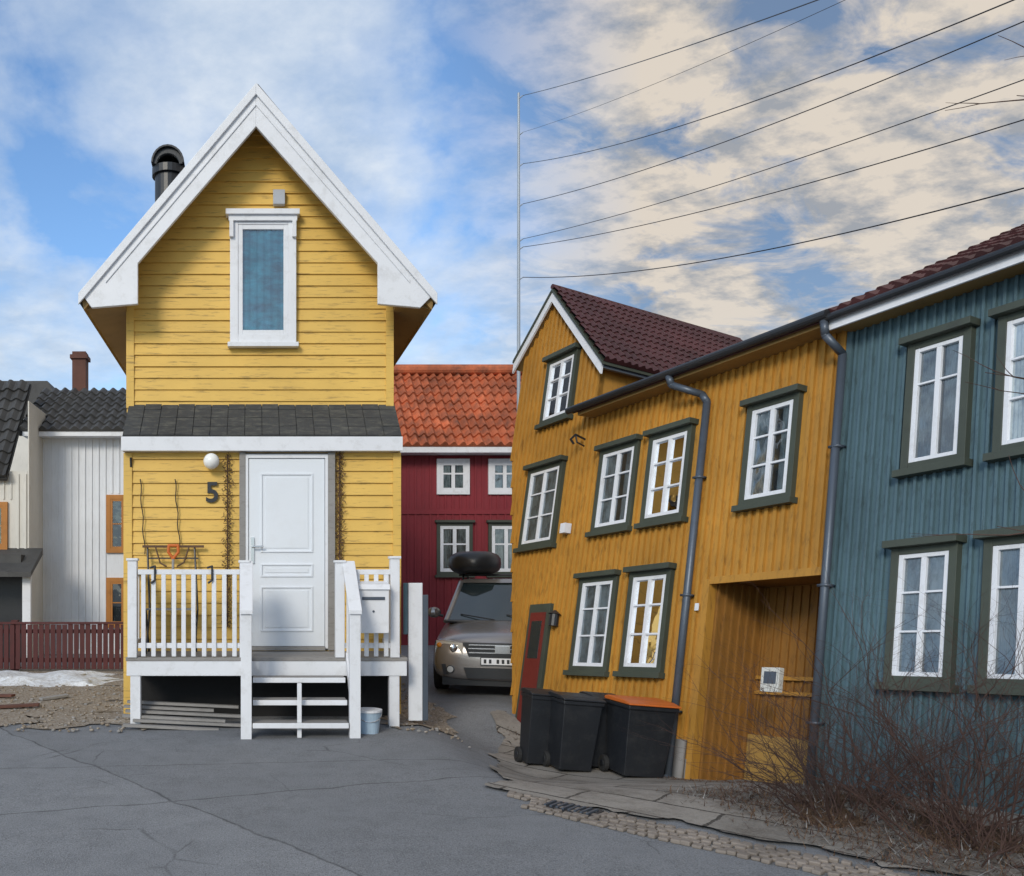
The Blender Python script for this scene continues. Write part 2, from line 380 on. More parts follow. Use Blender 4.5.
mb.prism(FB,[(.012,6.67),(1.89,4.47),(1.75,4.33),(1.30,4.37),(1.30,4.80),(.012,6.25)],-.03,.02,WHITE)
def strip(a,b_,off,w0,w1,mat=WHITE):
    mb.prism(FB,[a,b_,(b_[0],b_[1]-off),(a[0],a[1]-off)],w0,w1,mat)
strip((.012,6.695),(-1.865,4.475),.12,.022,.05); strip((.012,6.695),(1.925,4.475),.12,.022,.05)
strip((.012,6.50),(-1.58,4.62),.035,.021,.032); strip((.012,6.50),(1.64,4.62),.035,.021,.032)
mb.done('barge_boards',H,bevel=.006)
mb=MB()
P=[(9.40,3.43),(8.89,2.97),(8.89,2.94),(9.40,3.38)]
Fx=Fr((0,0,0),Y,Z,X)
mb.prism(Fx,P,-1.40,1.55,SLATE)
rv=(V((0,9.40,3.43))-V((0,8.89,2.97))); rl=rv.length; rv/=rl; rn=V((0,-rv.z,rv.y))
for j in range(4):      # overlapping felt shingle courses
    n=16
    for i in range(n):
        u0=-1.40+2.95*i/n
        mb.box(Fr(V((0,8.89,2.97))+rv*(rl*j/4),X,rv,rn),u0+.004,u0+2.95/n-.004,0,rl/4-.006,.002,.010+random.uniform(0,.006),SLATE)
mb.box(LF(8.88),-1.41,1.555,2.81,2.958,-.02,.015,WHITE)
mb.box(LF(8.88),-1.40,1.54,2.81,2.83,-.12,-.02,WHITE)
mb.done('lean_to_roof',H)
mb=MB(); FW=Fr(FU.p(0,0,.026),X,Z,-Y)
window(mb,FW,-.275,.455,4.06,5.45,WHITE,.09,.05,1.2,1,(),False,CURTB,ROOM,WHITE,1)
mb.box(FW,-.32,.49,5.45,5.51,0,.12,WHITE); mb.box(FW,-.29,.465,5.39,5.45,.065,.09,WHITE)
for u in (-.28,.41): mb.box(FW,u,u+.045,5.21,5.39,.062,.10,WHITE)
mb.box(FW,-.30,.48,4.01,4.06,0,.09,WHITE)
mb.box(FW,.20,.33,5.58,5.74,0,.07,paint('vent_cover',(.42,.45,.5),None,.5,.05))
mb.done('gable_window',H,bevel=.004)
mb=MB(); FD=Fr(F9.p(0,0,.026),X,Z,-Y)
mb.box(FD,-.10,.775,.70,2.80,0,.01,GREYW)
mb.box(FD,-.165,-.10,.70,2.80,0,.05,GREYW); mb.box(FD,.775,.85,.70,2.80,0,.05,GREYW)
mb.box(FD,-.10,-.07,.72,2.78,.01,.045,WHITE);mb.box(FD,.745,.775,.72,2.78,.01,.045,WHITE);mb.box(FD,-.07,.745,2.74,2.78,.01,.045,WHITE)
mb.box(FD,-.065,.74,.745,2.735,.01,.03,DOORW)
mb.box(FD,-.07,.745,.70,.742,.01,.06,GREYW)
for v0,v1 in ((.90,1.38),(1.48,1.62),(1.74,2.58)):
    a0,a1=.06,.615; t=.018
    mb.box(FD,a0,a1,v0,v0+t,.03,.042,DOORW);mb.box(FD,a0,a1,v1-t,v1,.03,.042,DOORW)
    mb.box(FD,a0,a0+t,v0+t,v1-t,.03,.042,DOORW);mb.box(FD,a1-t,a1,v0+t,v1-t,.03,.042,DOORW)
    mb.box(FD,a0+.05,a1-.05,v0+.045,v1-.045,.03,.036,DOORW)
mb.box(FD,-.045,-.005,1.62,1.90,.03,.045,CHROME)
mb.cyl(FD.p(-.025,1.80,.045),FD.p(-.025,1.80,.09),.012,CHROME); mb.cyl(FD.p(-.03,1.80,.085),FD.p(.09,1.80,.085),.011,CHROME)
mb.done('door',H,bevel=.003)
mb=MB(); c=V((-1.08,10.6,-.12))
mb.cyl(c+Z*5.0,c+Z*6.62,.18,BLACK,n=24); mb.cyl(c+Z*6.62,c+Z*6.72,.215,BLACK,n=24)
for w0 in (-.16,.12):
    pts=[(.20*math.cos(a),6.72+.22*math.sin(a)) for a in [math.pi*i/12 for i in range(13)]]; inn=[(.14*math.cos(a),6.72+.13*math.sin(a)) for a in [math.pi*i/12 for i in range(12,-1,-1)]]
    mb.prism(Fr(c,X,Z,-Y),pts+inn,w0,w0+.04,BLACK)
pr=[( .205*math.cos(a),6.72+.225*math.sin(a)) for a in [math.pi*i/12 for i in range(13)]]+[(.18*math.cos(a),6.72+.20*math.sin(a)) for a in [math.pi*i/12 for i in range(12,-1,-1)]]
mb.prism(Fr(c,X,Z,-Y),pr,-.2,.2,BLACK)
mb.done('chimney_flue',H,bevel=.004)
mb=MB(); mb.ball(F9.p(-.46,2.70,.12),.085,GLOBE,20,12); mb.cyl(F9.p(-.46,2.73,.02),F9.p(-.46,2.73,.08),.045,WHITE)
mb.done('globe_lamp',H,smooth=True)
t=bpy.data.curves.new('house_number','FONT'); t.body='5'; t.size=.30; t.extrude=.006; t.offset=.006; to=bpy.data.objects.new('house_number',t); sc.collection.objects.link(to)
to.location=F9.p(-.53,2.28,.04); to.rotation_euler=(math.pi/2,0,0); t.materials.append(BLACK); to.parent=H
mb=MB()
for u,z0,z1 in ((-.29,.95,2.78),(.90,1.45,2.80)):
    for i in range(420):
        f=i/420; zz=z1-(z1-z0)*f; a=i*1.1; r=.035*(.5+random.random())
        p=F9.p(u+r*math.cos(a)+.01*math.sin(i*.2),zz,.05+.02*math.sin(a)); q=p+V((random.uniform(-.03,.03),random.uniform(-.02,0),random.uniform(-.03,.03)))
        mb.cyl(p,q,.004,RUST,n=4)
    mb.cyl(F9.p(u,z0,.05),F9.p(u,z1,.05),.008,RUST,n=5)
mb.done('dry_vine',H)
mb=MB()
for u,z0,z1 in ((-1.22,1.72,2.52),(-.85,1.80,2.52)):
    pts=[F9.p(u+.008*math.sin(i*1.3)+.05*(1-i/12.),z0+(z1-z0)*i/12,.05) for i in range(13)]; mb.tube(pts,.006,BLACK,5)
mb.cyl(F9.p(-1.32,2.65,.03),F9.p(-1.32,2.75,.05),.012,BLACK)
DK=Fr((0,8.85,.69),X,Z,-Y)
for u in (-1.12,-.62):
    mb.tube([DK.p(u,0,.22),DK.p(u+.02,.45,.05),DK.p(u-.02,1.10,-.08)],.012,BLACK,6); mb.tube([DK.p(u,0,-.05),DK.p(u,.45,.22)],.012,BLACK,6)
mb.box(DK,-1.19,-.54,1.10,1.125,-.08,-.05,RUST)
mb.box(DK,-1.12,-.60,.98,.995,-.06,-.045,BLACK)
for w in (.02,.08,.14,.20): mb.box(DK,-1.12,-.62,.45,.465,w,w+.04,GREYW)
for u,s_ in ((-1.05,1),(-.70,-1)): mb.tube([DK.p(u,1.10,-.05),DK.p(u+.05*s_,.94,-.02),DK.p(u+.12*s_,.90,.0)],.009,RUST,5)
mb.cyl(DK.p(-.85,.0,.25),DK.p(-.86,.98,.0),.014,GREYW); 
mb.tube([DK.p(-.86,.98,.0),DK.p(-.91,1.05,0),DK.p(-.905,1.12,0),DK.p(-.81,1.12,0),DK.p(-.805,1.05,0),DK.p(-.86,.98,0)],.016,ORLID,8)
mb.done('folding_chair',H)
# porch
mb=MB(); FP=LF(8.3)
for i in range(7):
    y0=8.27+i*.102; mb.box(Fr((0,0,0),X,Y,Z),-1.27,1.50,y0,y0+.096,.655,.69,GREYW)
mb.done('porch_deck',H,bevel=.004)
mb=MB()
mb.box(FP,-1.26,1.49,.51,.652,0,.04,WHITE); 
for x0 in (-1.26,1.45): mb.box(Fr((0,8.3,0),X,Z,Y),x0,x0+.04,.512,.65,.0,.7,WHITE)
for x0,z1 in ((-1.225,.51),(1.32,.51)): mb.box(FP,x0,x0+.10,0,.51,-.06,.03,WHITE)
def rail(x0,x1,n,zt=1.555):
    mb.box(FP,x0,x1,zt-.05,zt,-.05,.04,WHITE); mb.box(FP,x0,x1,.78,.83,-.03,.02,WHITE)
    for i in range(n):
        u=x0+(x1-x0)*(i+.5)/n+random.uniform(-.006,.006); mb.box(FP,u-.022,u+.022,.70,zt-.05,.02,.04,WHITE)
rail(-1.15,-.15,10); rail(.87,1.33,5)
for u,zt in ((-1.25,1.64),(-.15,1.62),(.79,1.62),(1.33,1.66)):
    mb.box(FP,u,u+.09,.69,zt,-.05,.045,WHITE); mb.box(FP,u-.012,u+.102,zt,zt+.025,-.06,.057,WHITE)
for u in (-1.25,1.36):
    G=Fr((u,8.3,0),Y,Z,X)
    mb.box(G,.05,.68,1.50,1.55,0,.05,WHITE); mb.box(G,.05,.68,.78,.83,0,.04,WHITE)
    for i in range(5): mb.box(G,.1+i*.12,.14+i*.12,.83,1.50,0,.03,WHITE)
for i,(y,z) in enumerate(((8.12,.52),(7.96,.33),(7.82,.14))):
    mb.box(Fr((0,0,0),X,Y,Z),-.02,.86,y-.10,y+.10,z-.03,z,GREYW); mb.box(Fr((0,0,0),X,Y,Z),-.02,.86,y-.115,y-.102,z-.045,z+.003,WHITE)
mb.box(Fr((0,0,0),X,Y,Z),.39,.43,7.75,7.80,0,.50,WHITE)
for u in (-.13,.87):
    mb.box(Fr((0,0,0),X,Y,Z),u,u+.10,7.72,7.81,-.02,1.18,WHITE)
    G=Fr((u,0,0),Y,Z,X)
    for zo,th in ((1.55,.09),(.74,.14)):
        mb.prism(G,[(8.26,zo),(7.74,zo-.42),(7.74,zo-.42-th),(8.26,zo-th)],.02,.09,WHITE)
    mb.prism(G,[(8.28,1.60),(7.70,1.14),(7.70,1.18),(8.28,1.64)],-.01,.11,WHITE)
    for i in range(3):
        y=7.88+i*.13; zz=1.55-.42*(8.26-y)/.52; mb.box(G,y,y+.04,zz-.85,zz-.05,.035,.075,WHITE)
for u in (-.98,-.42): mb.tube([FP.p(u-.05,1.57,.045),FP.p(u,1.585,.05),FP.p(u,1.45,.055),FP.p(u-.04,1.42,.06)],.012,BLACK,6)
mb.done('porch_railing',H,bevel=.004)
mb=MB(); mb.box(LF(8.9),-1.25,1.48,0,.62,-.03,.0,DARK)  # near-black panel painted in as the shade beneath the deck, then planks
for i in range(6):
    a=random.uniform(-.03,.03)
    mb.box(Fr((-1.32+random.uniform(0,.15),8.15+i*.07,.03+i*.035),V((1,a,-.05)),Y,Z),0,random.uniform(.9,1.25),0,.06,0,.025,GREYW)
mb.done('stored_planks',H)
mb=MB(); 
mb.box(FP,.99,1.29,.94,1.36,.05,.20,WHITE); mb.prism(Fr(FP.p(.98,0,0),FP.z,Z,X),[(.045,1.36),(.22,1.36),(.19,1.41),(.045,1.44)],0,.32,WHITE)
mb.box(FP,1.03,1.25,1.26,1.29,.20,.21,PIPE); mb.cyl(FP.p(1.14,1.15,.2),FP.p(1.14,1.15,.21),.012,PIPE)
mb.done('mailbox',bevel=.008)
mb=MB(); c=V((1.08,8.0,.0)); mb.cyl(c,c+Z*.22,.095,paint('bucket_plastic',(.42,.55,.68),None,.4,.05),.12,n=24); mb.cyl(c+Z*.205,c+Z*.225,.128,WHITE,n=24)
mb.tube([c+V((-.12*math.cos(a),-.02-.10*math.sin(a),.2-.08*math.sin(a))) for a in [math.pi*i/8 for i in range(9)]],.004,CHROME,5)
mb.done('bucket')
mb=MB(); mb.box(LF(8.5),1.55,1.69,.03,1.42,-.03,.01,WHITE); mb.box(LF(8.5),1.692,1.75,.03,1.30,-.03,.0,PIPE); mb.box(LF(8.5),1.50,1.545,.9,1.42,-.03,.0,BLUE)
mb.done('leaning_boards',bevel=.005)
# ================================================================ background houses
W=empty('white_wooden_house'); mb=MB(); F=LF(16)
mb.box(F,-4.05,-1.2,0,4.1,-6,0,WHITEV)
battens(mb,F,-4.03,-1.2,lambda s:.1,lambda s:4.08,[(-2.83,-2.45,.5,3.05)],.13,.03,.02,WHITEV)
mb.box(F,-4.33,-1.1,4.09,4.20,.0,.32,WHITE)
mb.done('walls',W)
mb=MB(); th=math.atan2(1.0,1.6)
tiles(mb,(-4.4,15.65,4.2),X,V((0,math.cos(th),math.sin(th))),V((0,-math.sin(th),math.cos(th))),3.6,2.2,.20,.28,.035,TILED)
mb.box(Fr((0,15.67,4.18),X,V((0,math.cos(th),math.sin(th))),V((0,-math.sin(th),math.cos(th)))),-4.4,-.8,0,2.2,-.1,-.035,TILED)
mb.done('roof',W,recalc=False)
mb=MB()
for v0,v1 in ((1.92,3.02),(.5,1.45)): window(mb,Fr(F.p(0,0,.002),X,Z,-Y),-2.82,-2.2,v0,v1,ORNG,.08,.04,1,2,(.5,),False,None,ROOM,ORNG)
mb.done('windows',W)
mb=MB(); mb.box(LF(17.5),-3.80,-3.52,4.8,6.15,-.3,0,BRICK); mb.box(LF(17.5),-3.84,-3.48,6.0,6.08,-.33,.04,BRICK); mb.done('chimney',W)
W=empty('cream_wooden_house'); mb=MB(); F=LF(15)
CRM=paint('cream_boards',(.64,.62,.57),(.3,.3,.28),.6,.06,(6,6,.7),.35)
mb.box(F,-9,-4.05,0,3.35,-5,0,CRM); battens(mb,F,-8,-4.05,lambda s:1.9,lambda s:3.3,[(-5,-4.35,1.7,2.85)],.13,.03,.02,CRM)
mb.box(Fr(F.p(-4.045,0,0),Y,Z,X),0,3,0,4.6,0,.02,CRM)
mb.box(F,-8,-4.03,1.68,1.85,0,.5,TILED)
mb.prism(Fr((0,0,0),Y,Z,X),[(15,1.98),(14.2,1.55),(14.2,1.47),(15,1.86)],-8,-3.78,TILED)
mb.box(LF(14.4),-3.98,-3.84,0,1.5,-.1,0,WHITE); mb.box(F,-8,-4.0,0,1.48,.0,.02,BLACK)
mb.done('walls',W)
mb=MB(); window(mb,Fr(F.p(0,0,.002),X,Z,-Y),-4.98,-4.40,1.95,2.8,ORNG,.07,.04,1,2,(.5,),False,None,ROOM,ORNG)
mb.done('windows',W)
mb=MB(); th=math.atan2(1.25,1.0)
tiles(mb,(-9,14.8,3.25),X,V((0,math.cos(th),math.sin(th))),V((0,-math.sin(th),math.cos(th))),4.62,2.6,.22,.28,.035,TILED)
mb.box(Fr((0,14.82,3.23),X,V((0,math.cos(th),math.sin(th))),V((0,-math.sin(th),math.cos(th)))),-9,-4.38,0,2.6,-.1,-.035,TILED)
mb.done('roof',W,recalc=False)
mb=MB(); mb.box(LF(22),-9,-5.2,0,5.8,-3,0,CRM); mb.prism(LF(22),[(-9.4,5.6),(-4.9,5.6),(-5.4,6.55),(-9.4,6.55)],-3,.1,TILED); mb.done('grey_roofed_house')
W=empty('red_wooden_house'); mb=MB(); F=LF(18)
mb.box(F,1.6,12,0,4.08,-6,0,REDW)
wins=[(3.88,4.58,3.22,3.98),(4.98,5.68,3.22,3.98),(3.88,4.64,1.5,2.62),(4.98,5.74,1.5,2.62)]
battens(mb,F,1.65,12,lambda s:.1,lambda s:4.05,wins,.16,.04,.02,REDW)
mb.box(F,1.3,12.2,4.06,4.22,.0,.42,WHITE); mb.box(F,1.3,12.2,2.8,2.9,.0,.03,REDW)
mb.done('walls',W)
mb=MB()
for a in wins: window(mb,Fr(F.p(0,0,.002),X,Z,-Y),*a,GREEN if a[2]<2 else WHITE,.07,.07,1,2,(.6,),a[2]<2)
mb.done('windows',W)
mb=MB(); th=math.atan2(1.9,2.0)
tiles(mb,(1.2,17.55,4.2),X,V((0,math.cos(th),math.sin(th))),V((0,-math.sin(th),math.cos(th))),11,2.95,.19,.30,.045,TILEO)
mb.box(Fr((0,17.57,4.17),X,V((0,math.cos(th),math.sin(th))),V((0,-math.sin(th),math.cos(th)))),1.2,12.2,0,2.95,-.12,-.05,TILEO)
mb.cyl((1.2,19.6,6.28),(12.2,19.6,6.28),.12,TILEO)
mb.done('roof',W,recalc=False)
mb=MB(); F=LF(13)
for i in range(78): 
    u=-9+i*.09; mb.box(F,u,u+.07,.05,.74+random.uniform(-.008,.008),0,.02,REDF)
mb.box(F,-9,-1.98,.15,.22,-.04,-.001,REDF);mb.box(F,-9,-1.98,.60,.66,-.04,-.001,REDF); mb.box(F,-9,-1.95,.745,.775,-.03,.04,REDF)
for i in range(5): mb.box(F,-9+i*1.74,-8.9+i*1.74,0,.80,-.14,-.041,REDF)
mb.done('wooden_fence')
# ================================================================ RIGHT ROW
S=.65
Or=V((4.107,6.175,.0115)); Dd=V((.3522,-.9325,.0808)); Uu=V((.1799,.1522,.9718)); Nn=V((.937,.325,-.125))
FF=Fr(Or,Dd*S,Uu*S,-Nn*S)
W=empty('ochre_row_house'); mb=MB()
mb.prism(FF,[(-5.22,-.7),(-1.63,-.7),(-1.63,2.43),(-.001,2.43),(-.001,5.6),(-4.3,5.6),(-4.3,6.58),(-5.69,8.27),(-6.5,7.26),(-6.5,5.39)],-.1,0,YEL2)
def tmin(s):
    if s<-5.37: return (-5.37-s)/.2095
    if -1.69<s: return 2.43
    return -.7
def tmax(s): return 5.6 if s>-4.33 else 8.27-1.25*abs(s+.0225+5.69)-.03
wy=[(-5.80,-4.87,3.32,4.82),(-3.98,-3.16,3.385,4.78),(-2.95,-2.16,3.385,4.78),(-1.27,-.53,3.39,4.79),(-4.09,-3.28,1.12,2.62),(-3.03,-2.26,1.13,2.63),(-5.67,-4.87,5.67,6.93)]
battens(mb,FF,-6.45,-.05,tmin,tmax,wy,.118,.045,.04,YEL2)
mb.box(FF,-1.70,-1.62,-.7,2.43,0,.05,YEL2); mb.box(FF,-1.62,-.01,2.36,2.46,0,.045,YEL2)
mb.box(FF,-.04,-.003,2.46,5.6,.0,.05,YEL2)
mb.box(FF,-5.2,-.02,-.7,5.6,-4.6,-4.5,YEL2); mb.box(FF,-5.2,-5.1,-.7,5.6,-4.5,-.101,YEL2)
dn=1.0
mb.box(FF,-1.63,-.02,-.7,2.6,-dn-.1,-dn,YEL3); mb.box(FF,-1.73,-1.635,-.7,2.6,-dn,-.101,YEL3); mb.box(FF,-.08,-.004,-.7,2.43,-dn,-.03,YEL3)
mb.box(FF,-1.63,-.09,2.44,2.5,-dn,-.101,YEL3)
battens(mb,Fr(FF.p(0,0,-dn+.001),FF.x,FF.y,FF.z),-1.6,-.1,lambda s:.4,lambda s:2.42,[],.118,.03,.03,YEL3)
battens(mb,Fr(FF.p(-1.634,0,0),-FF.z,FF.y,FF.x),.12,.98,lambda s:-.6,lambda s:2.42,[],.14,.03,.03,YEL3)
for t0 in (.95,1.15): mb.box(FF,-1.62,-.1,t0,t0+.05,-dn+.035,-dn+.07,YEL2)
mb.box(FF,-1.62,-.1,-.7,.40,-dn+.001,-dn+.12,paint('plinth_yellow',(.36,.215,.055),None,.8,.15))
mb.box(FF,-.80,-.56,.95,1.25,-.1,-.03,paint('notice_board_paint',(.62,.62,.58),None,.5,.05))
mb.box(FF,-.76,-.60,1.05,1.20,-.029,-.024,PIPE)
mb.box(FF,-5.25,-1.7,-.7,.0,0,.045,CONC)
mb.done('walls',W)
mb=MB()
for i,a in enumerate(wy): window(mb,Fr(FF.p(0,0,.0),FF.x,FF.y,FF.z),*a,GREEN,.075,.055,1.6,2,(.36,.68),True,CURT,ROOM,WHITE,(1,2,1,2,1,0,1)[i])
mb.box(FF,-5.25,-4.72,-.2,2.25,0,.07,GREEN); mb.box(FF,-5.18,-4.80,-.2,2.1,.07,.09,paint('red_door_paint',(.16,.025,.02),None,.5,.1))
mb.box(FF,-5.12,-4.86,1.3,1.95,.09,.094,CARG); 
mb.done('windows',W,bevel=.002)
mb=MB()
def slope(sa,ta,sb,tb,w0,w1,th,mat): mb.prism(FF,[(sa,ta),(sb,tb),(sb,tb-th),(sa,ta-th)],w0,w1,mat)
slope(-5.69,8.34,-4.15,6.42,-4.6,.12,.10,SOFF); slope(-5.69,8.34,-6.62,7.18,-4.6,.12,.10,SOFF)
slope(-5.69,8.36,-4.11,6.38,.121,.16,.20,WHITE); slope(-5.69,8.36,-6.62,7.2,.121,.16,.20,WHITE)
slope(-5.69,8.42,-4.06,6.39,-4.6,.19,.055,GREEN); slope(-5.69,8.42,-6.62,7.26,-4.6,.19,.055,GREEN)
mb.box(FF,-4.16,-4.10,6.29,6.38,-3.2,.12,PIPE)
mb.box(FF,-4.35,-4.3,5.6,6.5,-3.0,-.0,YEL2)
mb.done('roof_boards',W)
mb=MB()
ev=(FF.p(-5.69,8.44,0)-FF.p(-4.06,6.41,0)); L=ev.length; ev/=L
eu=Nn.normalized(); nr=ev.cross(eu); nr=nr if nr.z>0 else -nr; nr.normalize()
tiles(mb,FF.p(-4.03,6.40,.19)+nr*.015,eu,ev,nr,4.8*S,L,.10,.15,.016,TILER)
mb.tube([FF.p(-5.69,8.46,.19),FF.p(-5.69,8.46,-4.55)],.032,TILER)
mb.done('roof_tiles',W,recalc=False)
mb=MB()
Fs=Fr(FF.p(0,0,0),FF.z,FF.y,FF.x)
mb.prism(Fs,[(.42,5.55),(-4.6,8.05),(-4.6,7.97),(.42,5.47)],-4.35,.04,TILER)
mb.prism(Fs,[(.36,5.50),(0.0,5.58),(0,5.46),(.36,5.44)],-4.3,0,SOFF)
mb.tube([FF.p(-4.45,5.54,.45),FF.p(.04,5.54,.45)],.038,BLACK,12)
mb.done('main_roof',W)
mb=MB()
mb.tube([FF.p(-2.33,5.5,.44),FF.p(-2.30,5.36,.40),FF.p(-2.0,5.18,.12),FF.p(-1.92,5.05,.10),FF.p(-1.92,-.25,.10),FF.p(-1.98,-.42,.22)],.033,PIPE,12)
for t in (.6,2.2,3.9): mb.box(FF,-1.98,-1.86,t,t+.03,.02,.16,PIPE)
mb.box(FF,-1.86,-1.72,-.6,.25,.05,.10,CONC)
mb.done('downspout',W,smooth=True)
mb=MB()
mb.box(FF,-4.62,-4.50,3.45,3.62,.03,.16,WHITE)
mb.tube([FF.p(-4.42,5.1,.03),FF.p(-4.42,5.15,.25),FF.p(-4.42,5.05,.34),FF.p(-4.42,4.98,.26)],.012,BLACK,6); mb.tube([FF.p(-4.42,4.98,.03),FF.p(-4.42,5.02,.2),FF.p(-4.42,5.15,.25)],.009,BLACK,6)
mb.cyl(FF.p(-4.55,1.85,.1),FF.p(-4.55,2.05,.1),.05,BLACK); mb.cyl(FF.p(-4.55,2.05,.1),FF.p(-4.55,2.12,.1),.07,BLACK,.01)
mb.box(FF,-1.80,-1.74,2.0,2.1,.06,.07,WHITE)
mb.done('wall_lamps',W)
W=empty('blue_row_house'); mb=MB()
mb.box(FF,.003,4.2,-.4,5.5,-.1,.0,BLUE)
wb=[(.74,1.37,3.47,4.96),(1.61,2.24,3.47,4.96),(.71,1.35,1.11,2.58),(1.58,2.22,1.11,2.58),(2.6,3.2,3.47,4.96),(2.6,3.2,1.11,2.58)]
battens(mb,FF,.10,4.1,lambda s:-.3,lambda s:5.5,wb,.095,.028,.036,BLUE)
mb.box(FF,.004,.07,-.3,5.5,0,.045,BLUE); mb.box(FF,.0,4.2,-.5,-.05,0,.04,CONC)
mb.box(FF,.1,4.2,-.4,5.5,-4.6,-4.5,BLUE); mb.box(FF,4.1,4.2,-.4,5.5,-4.5,-.101,BLUE)
mb.done('walls',W)
mb=MB()
for i,a in enumerate(wb): window(mb,FF,*a,GREEN,.075,.045,1.6,2,(.36,.68) if i%3 else (.68,),True,CURT,ROOM,WHITE,(0,2,1,2,0,0)[i])
mb.done('windows',W,bevel=.002)
mb=MB()
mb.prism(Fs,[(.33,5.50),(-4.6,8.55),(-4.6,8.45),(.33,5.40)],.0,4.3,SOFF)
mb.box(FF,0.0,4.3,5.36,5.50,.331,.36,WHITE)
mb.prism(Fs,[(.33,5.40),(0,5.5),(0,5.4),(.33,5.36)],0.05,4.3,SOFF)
mb.tube([FF.p(-.02,5.50,.42),FF.p(4.3,5.50,.42)],.030,BLACK,12)
mb.done('roof_boards',W)
mb=MB(); a=FF.p(0,5.53,.40); b_=FF.p(0,8.57,-4.6); ev=b_-a; L=ev.length; ev/=L; eu=Dd.normalized(); nr=ev.cross(eu); nr=nr if nr.z>0 else -nr; nr.normalize()
tiles(mb,FF.p(-.02,5.57,.40),eu,ev,nr,4.3*S,L,.10,.16,.016,TILER); mb.done('roof_tiles',W,recalc=False)
mb=MB(); mb.tube([FF.p(-.02,5.48,.42),FF.p(-.02,5.30,.38),FF.p(.02,5.1,.12),FF.p(.02,-.1,.10)],.030,PIPE,12)
for t in (.6,2.2,3.9): mb.box(FF,-.04,.08,t,t+.03,.02,.16,PIPE)
mb.done('downspout',W,smooth=True)
# ---------------------------------------------------------------- bins
def bin_(x,y,w,h,rot,lid=PLAST):
    mb=MB(); up=V((.10,.02,1)).normalized(); ex=V((math.cos(rot),math.sin(rot),-.08)).normalized(); ey=up.cross(ex).normalized()
    F=Fr((x,y,gz(x,y)+.02),ex,ey,up); d=w*1.0
    def ring(z,a,b0,b1): return [F.p(-a,b0,z),F.p(a,b0,z),F.p(a,b1,z),F.p(-a,b1,z)]
    P=ring(.02,w*.40,-d*.36,d*.40)+ring(h*.55,w*.45,-d*.44,d*.45)+ring(h*.9,w*.48,-d*.5,d*.48)
    mb.add(P,[(0,1,2,3)]+[(i+o,(i+1)%4+o,(i+1)%4+o+4,i+o+4) for o in(0,4) for i in range(4)]+[(8,9,10,11)],PLAST)
    mb.box(F,-w*.51,w*.51,-d*.54,d*.52,h*.88,h*.93,PLAST)
    G=Fr(F.O,F.y,F.z,F.x)
    mb.prism(G,[(-d*.58,h*.935),(-d*.58,h*.955),(-d*.3,h*.985),(d*.35,h*.995),(d*.5,h*.975),(d*.5,h*.935)],-w*.53,w*.53,lid)
    mb.cyl(F.p(-w*.5,d*.55,h*.96),F.p(w*.5,d*.55,h*.96),.014,PLAST)
    for u in (-w*.50,w*.44): mb.cyl(F.p(u,d*.42,.06),F.p(u+.04,d*.42,.06),.075,RUBBER,n=20); mb.cyl(F.p(u-.004,d*.42,.06),F.p(u+.044,d*.42,.06),.035,PLAST,n=12)
    mb.done('wheelie_bin',bevel=.014)
bin_(2.60,7.85,.26,.70,.05); bin_(2.84,7.62,.36,.69,.05); bin_(3.12,7.72,.28,.68,.05,PLAST); bin_(3.325,7.38,.43,.68,.05,ORLID)
